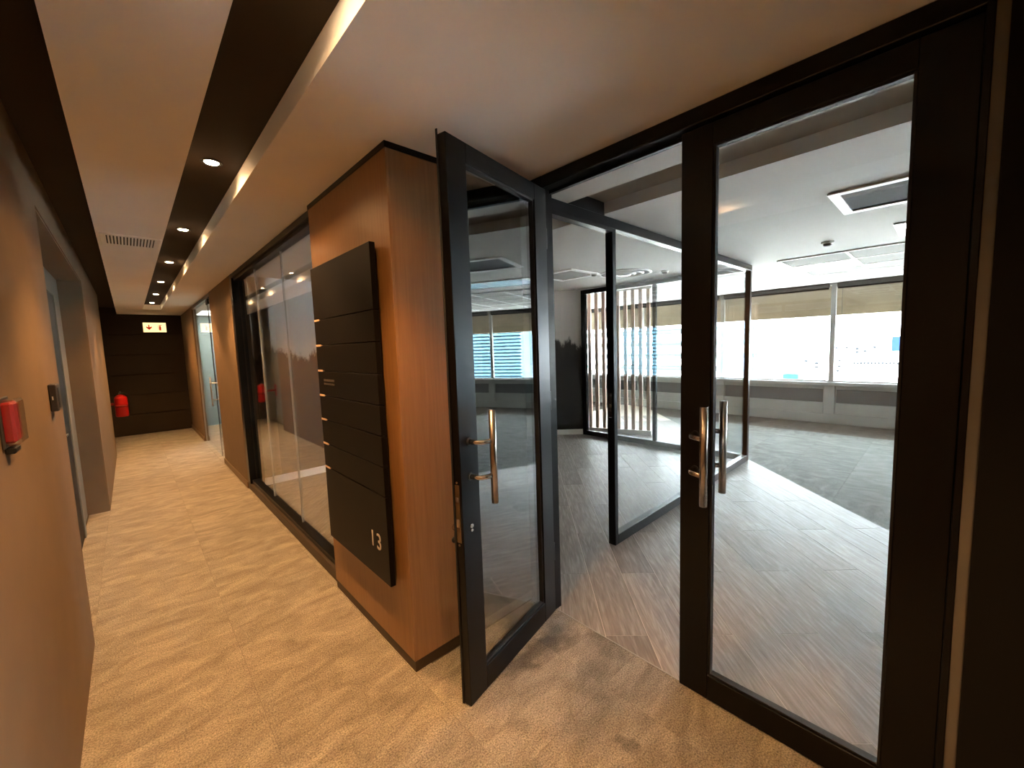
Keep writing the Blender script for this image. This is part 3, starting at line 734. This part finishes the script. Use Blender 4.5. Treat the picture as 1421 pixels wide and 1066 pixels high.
# ------------------------------------------------------------------ corridor fittings
DL = [-.30, 1.10, 2.52, 3.95, 5.36, 6.78, 8.12, 9.40]
names = ['behind the camera', 'above the lobby end of the pier', 'nearest in view', 'second in view', 'third in view', 'fourth in view', 'fifth in view', 'last before the end wall']
for y, nm_ in zip(DL, names):
    t = thing('downlight', (.383, y, 2.45), 'recessed warm downlight in dark ceiling slot, ' + nm_, 'downlight', 'corridor downlights')
    MB().lathe([(.034, -.0005), (.034, -.004), (.047, -.003), (.047, -.0005)], (.383, y, 2.45), 'z', 20).build('trim_ring', M['black'], t)
    MB().lathe([(.031, -.001), (.028, -.005)], (.383, y, 2.45), 'z', 16).build('lamp', M['bulb'], t)
    for (pw_, ang, bl) in ((DOWNLIGHT_W, 98, .5), (SPILL_W, 168, 1.0)):          # beam and spill of the same lamp
        l = bpy.data.lights.new('downlight_lamp', 'SPOT'); l.energy = pw_; l.color = WARM; l.spot_size = math.radians(ang); l.spot_blend = bl; l.shadow_soft_size = .028
        lo = bpy.data.objects.new('downlight_lamp', l); C.objects.link(lo); lo.parent = t; lo.location = (0, 0, -.012)

# supply-air grille
v = thing('air_vent', (.095, 4.14, CZ), 'white slatted air vent in the corridor ceiling', 'air vent')
x0, x1, y0, y1 = -.070, .252, 3.96, 4.32
f = MB().cbox(x0, x1, y0, y0 + .03, CZ - .008, CZ, .002).cbox(x0, x1, y1 - .03, y1, CZ - .008, CZ, .002).cbox(x0, x0 + .03, y0 + .03, y1 - .03, CZ - .008, CZ, .002).cbox(x1 - .03, x1, y0 + .03, y1 - .03, CZ - .008, CZ, .002)
f.build('frame', M['ceil'], v)
MB().box(x0 + .03, x1 - .03, y0 + .03, y1 - .03, CZ - .002, CZ).build('dark_plenum', M['black'], v)
for i in range(15):
    xx = x0 + .038 + i * .0178
    MB().box(xx, xx + .0095, y0 + .03, y1 - .03, CZ - .011, CZ - .001).build('slat', M['white'], v)

# exit / extinguisher sign
es = thing('exit_sign', (.44, 10.86, 2.1), 'lit cream sign with red arrow and extinguisher pictogram on the dark end wall', 'sign')
MB().cbox(.262, .618, 10.850, 10.906, 2.01, 2.205, .004).build('housing', M['white'], es)
MB().box(.268, .612, 10.846, 10.850, 2.016, 2.199).build('lit_face', M['signlit'], es)
zc = 2.108
a = MB().prism([(.345, 2.160), (.363, 2.160), (.363, 2.112), (.398, 2.128), (.398, 2.104), (.354, 2.058), (.310, 2.104), (.310, 2.128), (.345, 2.112)], 10.8440, 10.8458, 'y')
a.build('arrow', M['signred'], es)
b_ = MB().prism([(.505, 2.050), (.535, 2.050), (.535, 2.118), (.528, 2.128), (.528, 2.140), (.550, 2.146), (.550, 2.156), (.512, 2.152), (.512, 2.128), (.505, 2.118)], 10.8440, 10.8458, 'y')
b_.prism([(.492, 2.060), (.499, 2.060), (.499, 2.140), (.514, 2.150), (.510, 2.156), (.492, 2.144)], 10.8440, 10.8458, 'y')
b_.build('pictogram', M['signred'], es)

# fire extinguisher on the left, near the end wall
fx, fy = -.16, 9.95
fe = thing('fire_extinguisher', (fx, fy, .48), 'red fire extinguisher hung at the left of the corridor near the end wall', 'extinguisher')
MB().lathe([(.0, .49), (.078, .49), (.088, .505), (.088, .80), (.080, .835), (.052, .865), (.022, .88), (0, .88)], (fx, fy, 0), 'z', 20).build('cylinder', M['red'], fe)
MB().lathe([(.0, .878), (.020, .878), (.020, .905), (.012, .915), (0, .915)], (fx, fy, 0), 'z', 12).build('valve', M['chrome'], fe)
MB().cbox(fx - .012, fx + .012, fy - .09, fy + .02, .918, .930, .003).build('lever', M['black'], fe)
MB().cbox(fx - .010, fx + .010, fy - .085, fy + .01, .898, .908, .003).build('carry_handle', M['black'], fe)
MB().tube([(fx, fy - .02, .90), (fx + .05, fy - .05, .91), (fx + .100, fy - .05, .87), (fx + .104, fy - .05, .75), (fx + .10, fy - .05, .56)], .010, 8).build('hose', M['black'], fe)
MB().lathe([(.0892, .66), (.0892, .70)], (fx, fy, 0), 'z', 20).build('label_band', M['darkred'], fe)
MB().box(-.42, fx - .06, fy - .02, fy + .02, .70, .74).box(-.425, -.41, fy - .05, fy + .05, .6, .85).build('wall_bracket', M['darkred'], fe)

# card reader and call point on the near left wall
cr = thing('card_reader', (XL, 2.72, 1.34), 'dark grey card reader box on the left wall beside the alcove', 'card reader')
MB().cbox(XL, XL + .026, 2.62, 2.72, 1.285, 1.402, .004).build('housing', M['reader'], cr)
MB().box(XL + .026, XL + .0275, 2.635, 2.705, 1.30, 1.385).build('face_plate', M['black'], cr)
MB().box(XL + .009, XL + .013, 2.6185, 2.6205, 1.335, 1.350).build('indicator', M['silver'], cr)
cp = thing('call_point', (XL, 1.76, 1.34), 'red fire call point under a clear cover at the left picture edge', 'call point')
MB().cbox(XL, XL + .026, 1.70, 1.79, 1.285, 1.395, .006).build('housing', M['darkred'], cp)
MB().cbox(XL, XL + .006, 1.685, 1.805, 1.272, 1.408, .002).build('back_plate', M['reader'], cp)
MB().cbox(XL + .006, XL + .034, 1.690, 1.800, 1.279, 1.402, .006).build('clear_cover', M['clear'], cp)
MB().cbox(XL, XL + .02, 1.71, 1.78, 1.255, 1.272, .003).build('key_tab', M['black'], cp)

# ------------------------------------------------------------------ outside
sbuild(MB().box(XW + .5, 420, -300, 300, -14, -13.5), 'ground', 'farground')
sbuild(MB().box(XW + .75, XW + .95, -9, 11, 1.86, 3.6), 'wall_outer_fascia', 'concrete')
sbuild(MB().box(-14, XW + .95, -26, 26, 3.61, 30), 'wall_tower_above', 'concrete')      # unseen mass added overhead so the near street lies in shadow
sbuild(MB().box(-14, XW + .15, -26, 26, -13.5, -.13), 'wall_tower_below', 'concrete')
sbuild(MB().box(XW + .16, XW + .95, -9, 11, 3.3, 3.6), 'ceiling_outer_slab', 'concrete')
def office_block(name, x, y0, y1, depth, z1, label, step, wallm, bandm, pitch=6.0):
    b = thing(name, (x + depth / 2, (y0 + y1) / 2, -13.5), label, 'building')
    MB().box(x, x + depth, y0, y1, -13.5, z1).build('wall', M[wallm], b)
    z = -4.0; i = 0
    while z + step < z1:
        MB().box(x - .25, x, y0 + .5, y1 - .5, z + step * .45, z + step * .85).build('window_band', M[bandm], b)
        z += step
    MB().box(x - .4, x + depth + .4, y0 - .4, y1 + .4, z1, z1 + .5).build('parapet', M[wallm], b)
    return b
office_block('office_building', 62, 17, 46, 14, 9.5, 'pale office block with stacked window bands seen through the meeting room glass', 1.9, 'facade', 'facadeband')
lb = thing('louvred_building', (34, -13, -13.5), 'building clad in blue horizontal louvres mirrored in the open door glass', 'building')
MB().box(30, 42, -17.0, -9.6, -13.5, 3.4).build('wall', M['bluelouver2'], lb)
for i in range(34):
    z = -6 + i * .27
    MB().box(29.7, 30, -17.0, -9.6, z, z + .15).build('louver', M['bluelouver'], lb)
MB().box(29.4, 42, -17.4, -9.4, 3.4, 3.8).build('parapet', M['facade'], lb)
office_block('office_building', 60, -50, -31, 16, 8.0, 'tall pale tower mirrored at the right of the open door glass', 2.4, 'facade', 'facadeband')
lw_ = office_block('office_building', 90, 3.5, 14.5, 16, .6, 'low white block with a row of tiny windows beyond the right window', 40, 'facade', 'facade')
for i in range(13):
    y = 10.7 - i * .45
    MB().box(89.8, 90, y - .13, y + .13, -3.55, -3.15).build('window', M['darkpane'], lw_)
for y, z in ((13.2, -.7), (11.8, -.7), (10.4, -.9), (10.4, -1.5), (9.4, -1.3), (8.2, -.7), (12.7, -2.9), (12.7, -3.9), (12.9, -4.7)):
    MB().box(89.8, 90, y - .2, y + .2, z - .18, z + .18).build('window', M['darkpane'], lw_)
l2_ = office_block('office_building', 90, 15.2, 27, 12, -2.2, 'lowest white block beyond the left of the two right windows', 40, 'facade', 'facade')
for y, z in ((15.9, -3.4), (15.9, -4.1), (25.3, -4.6), (24.0, -5.2), (17.5, -3.0)):
    MB().box(89.8, 90, y - .3, y + .3, z - .2, z + .2).build('window', M['darkpane'], l2_)
MB().box(69.5, 73, 14.4, 16.3, -13.5, -3.9).build('green_kiosk', M['tealroof'], None, label='small teal roofed hut at the foot of the left window view', cat='hut')
bb = thing('billboard', (70, 4.1, -13.5), 'small blue billboard seen at the right edge of the window view', 'billboard')
MB().box(69.8, 70.2, 2.4, 4.78, -.75, 1.1).build('board', M['bluesign'], bb)
MB().box(69.9, 70.1, 3.5, 3.7, -13.5, -.75).build('post', M['grey'], bb)
for o in list(bpy.data.objects):
    if '_base' in o: del o['_base']
print('planks', n_planks, 'carpet', len([o for o in C.objects if o.name.startswith('carpet_tile')]), 'objs', len(C.objects))
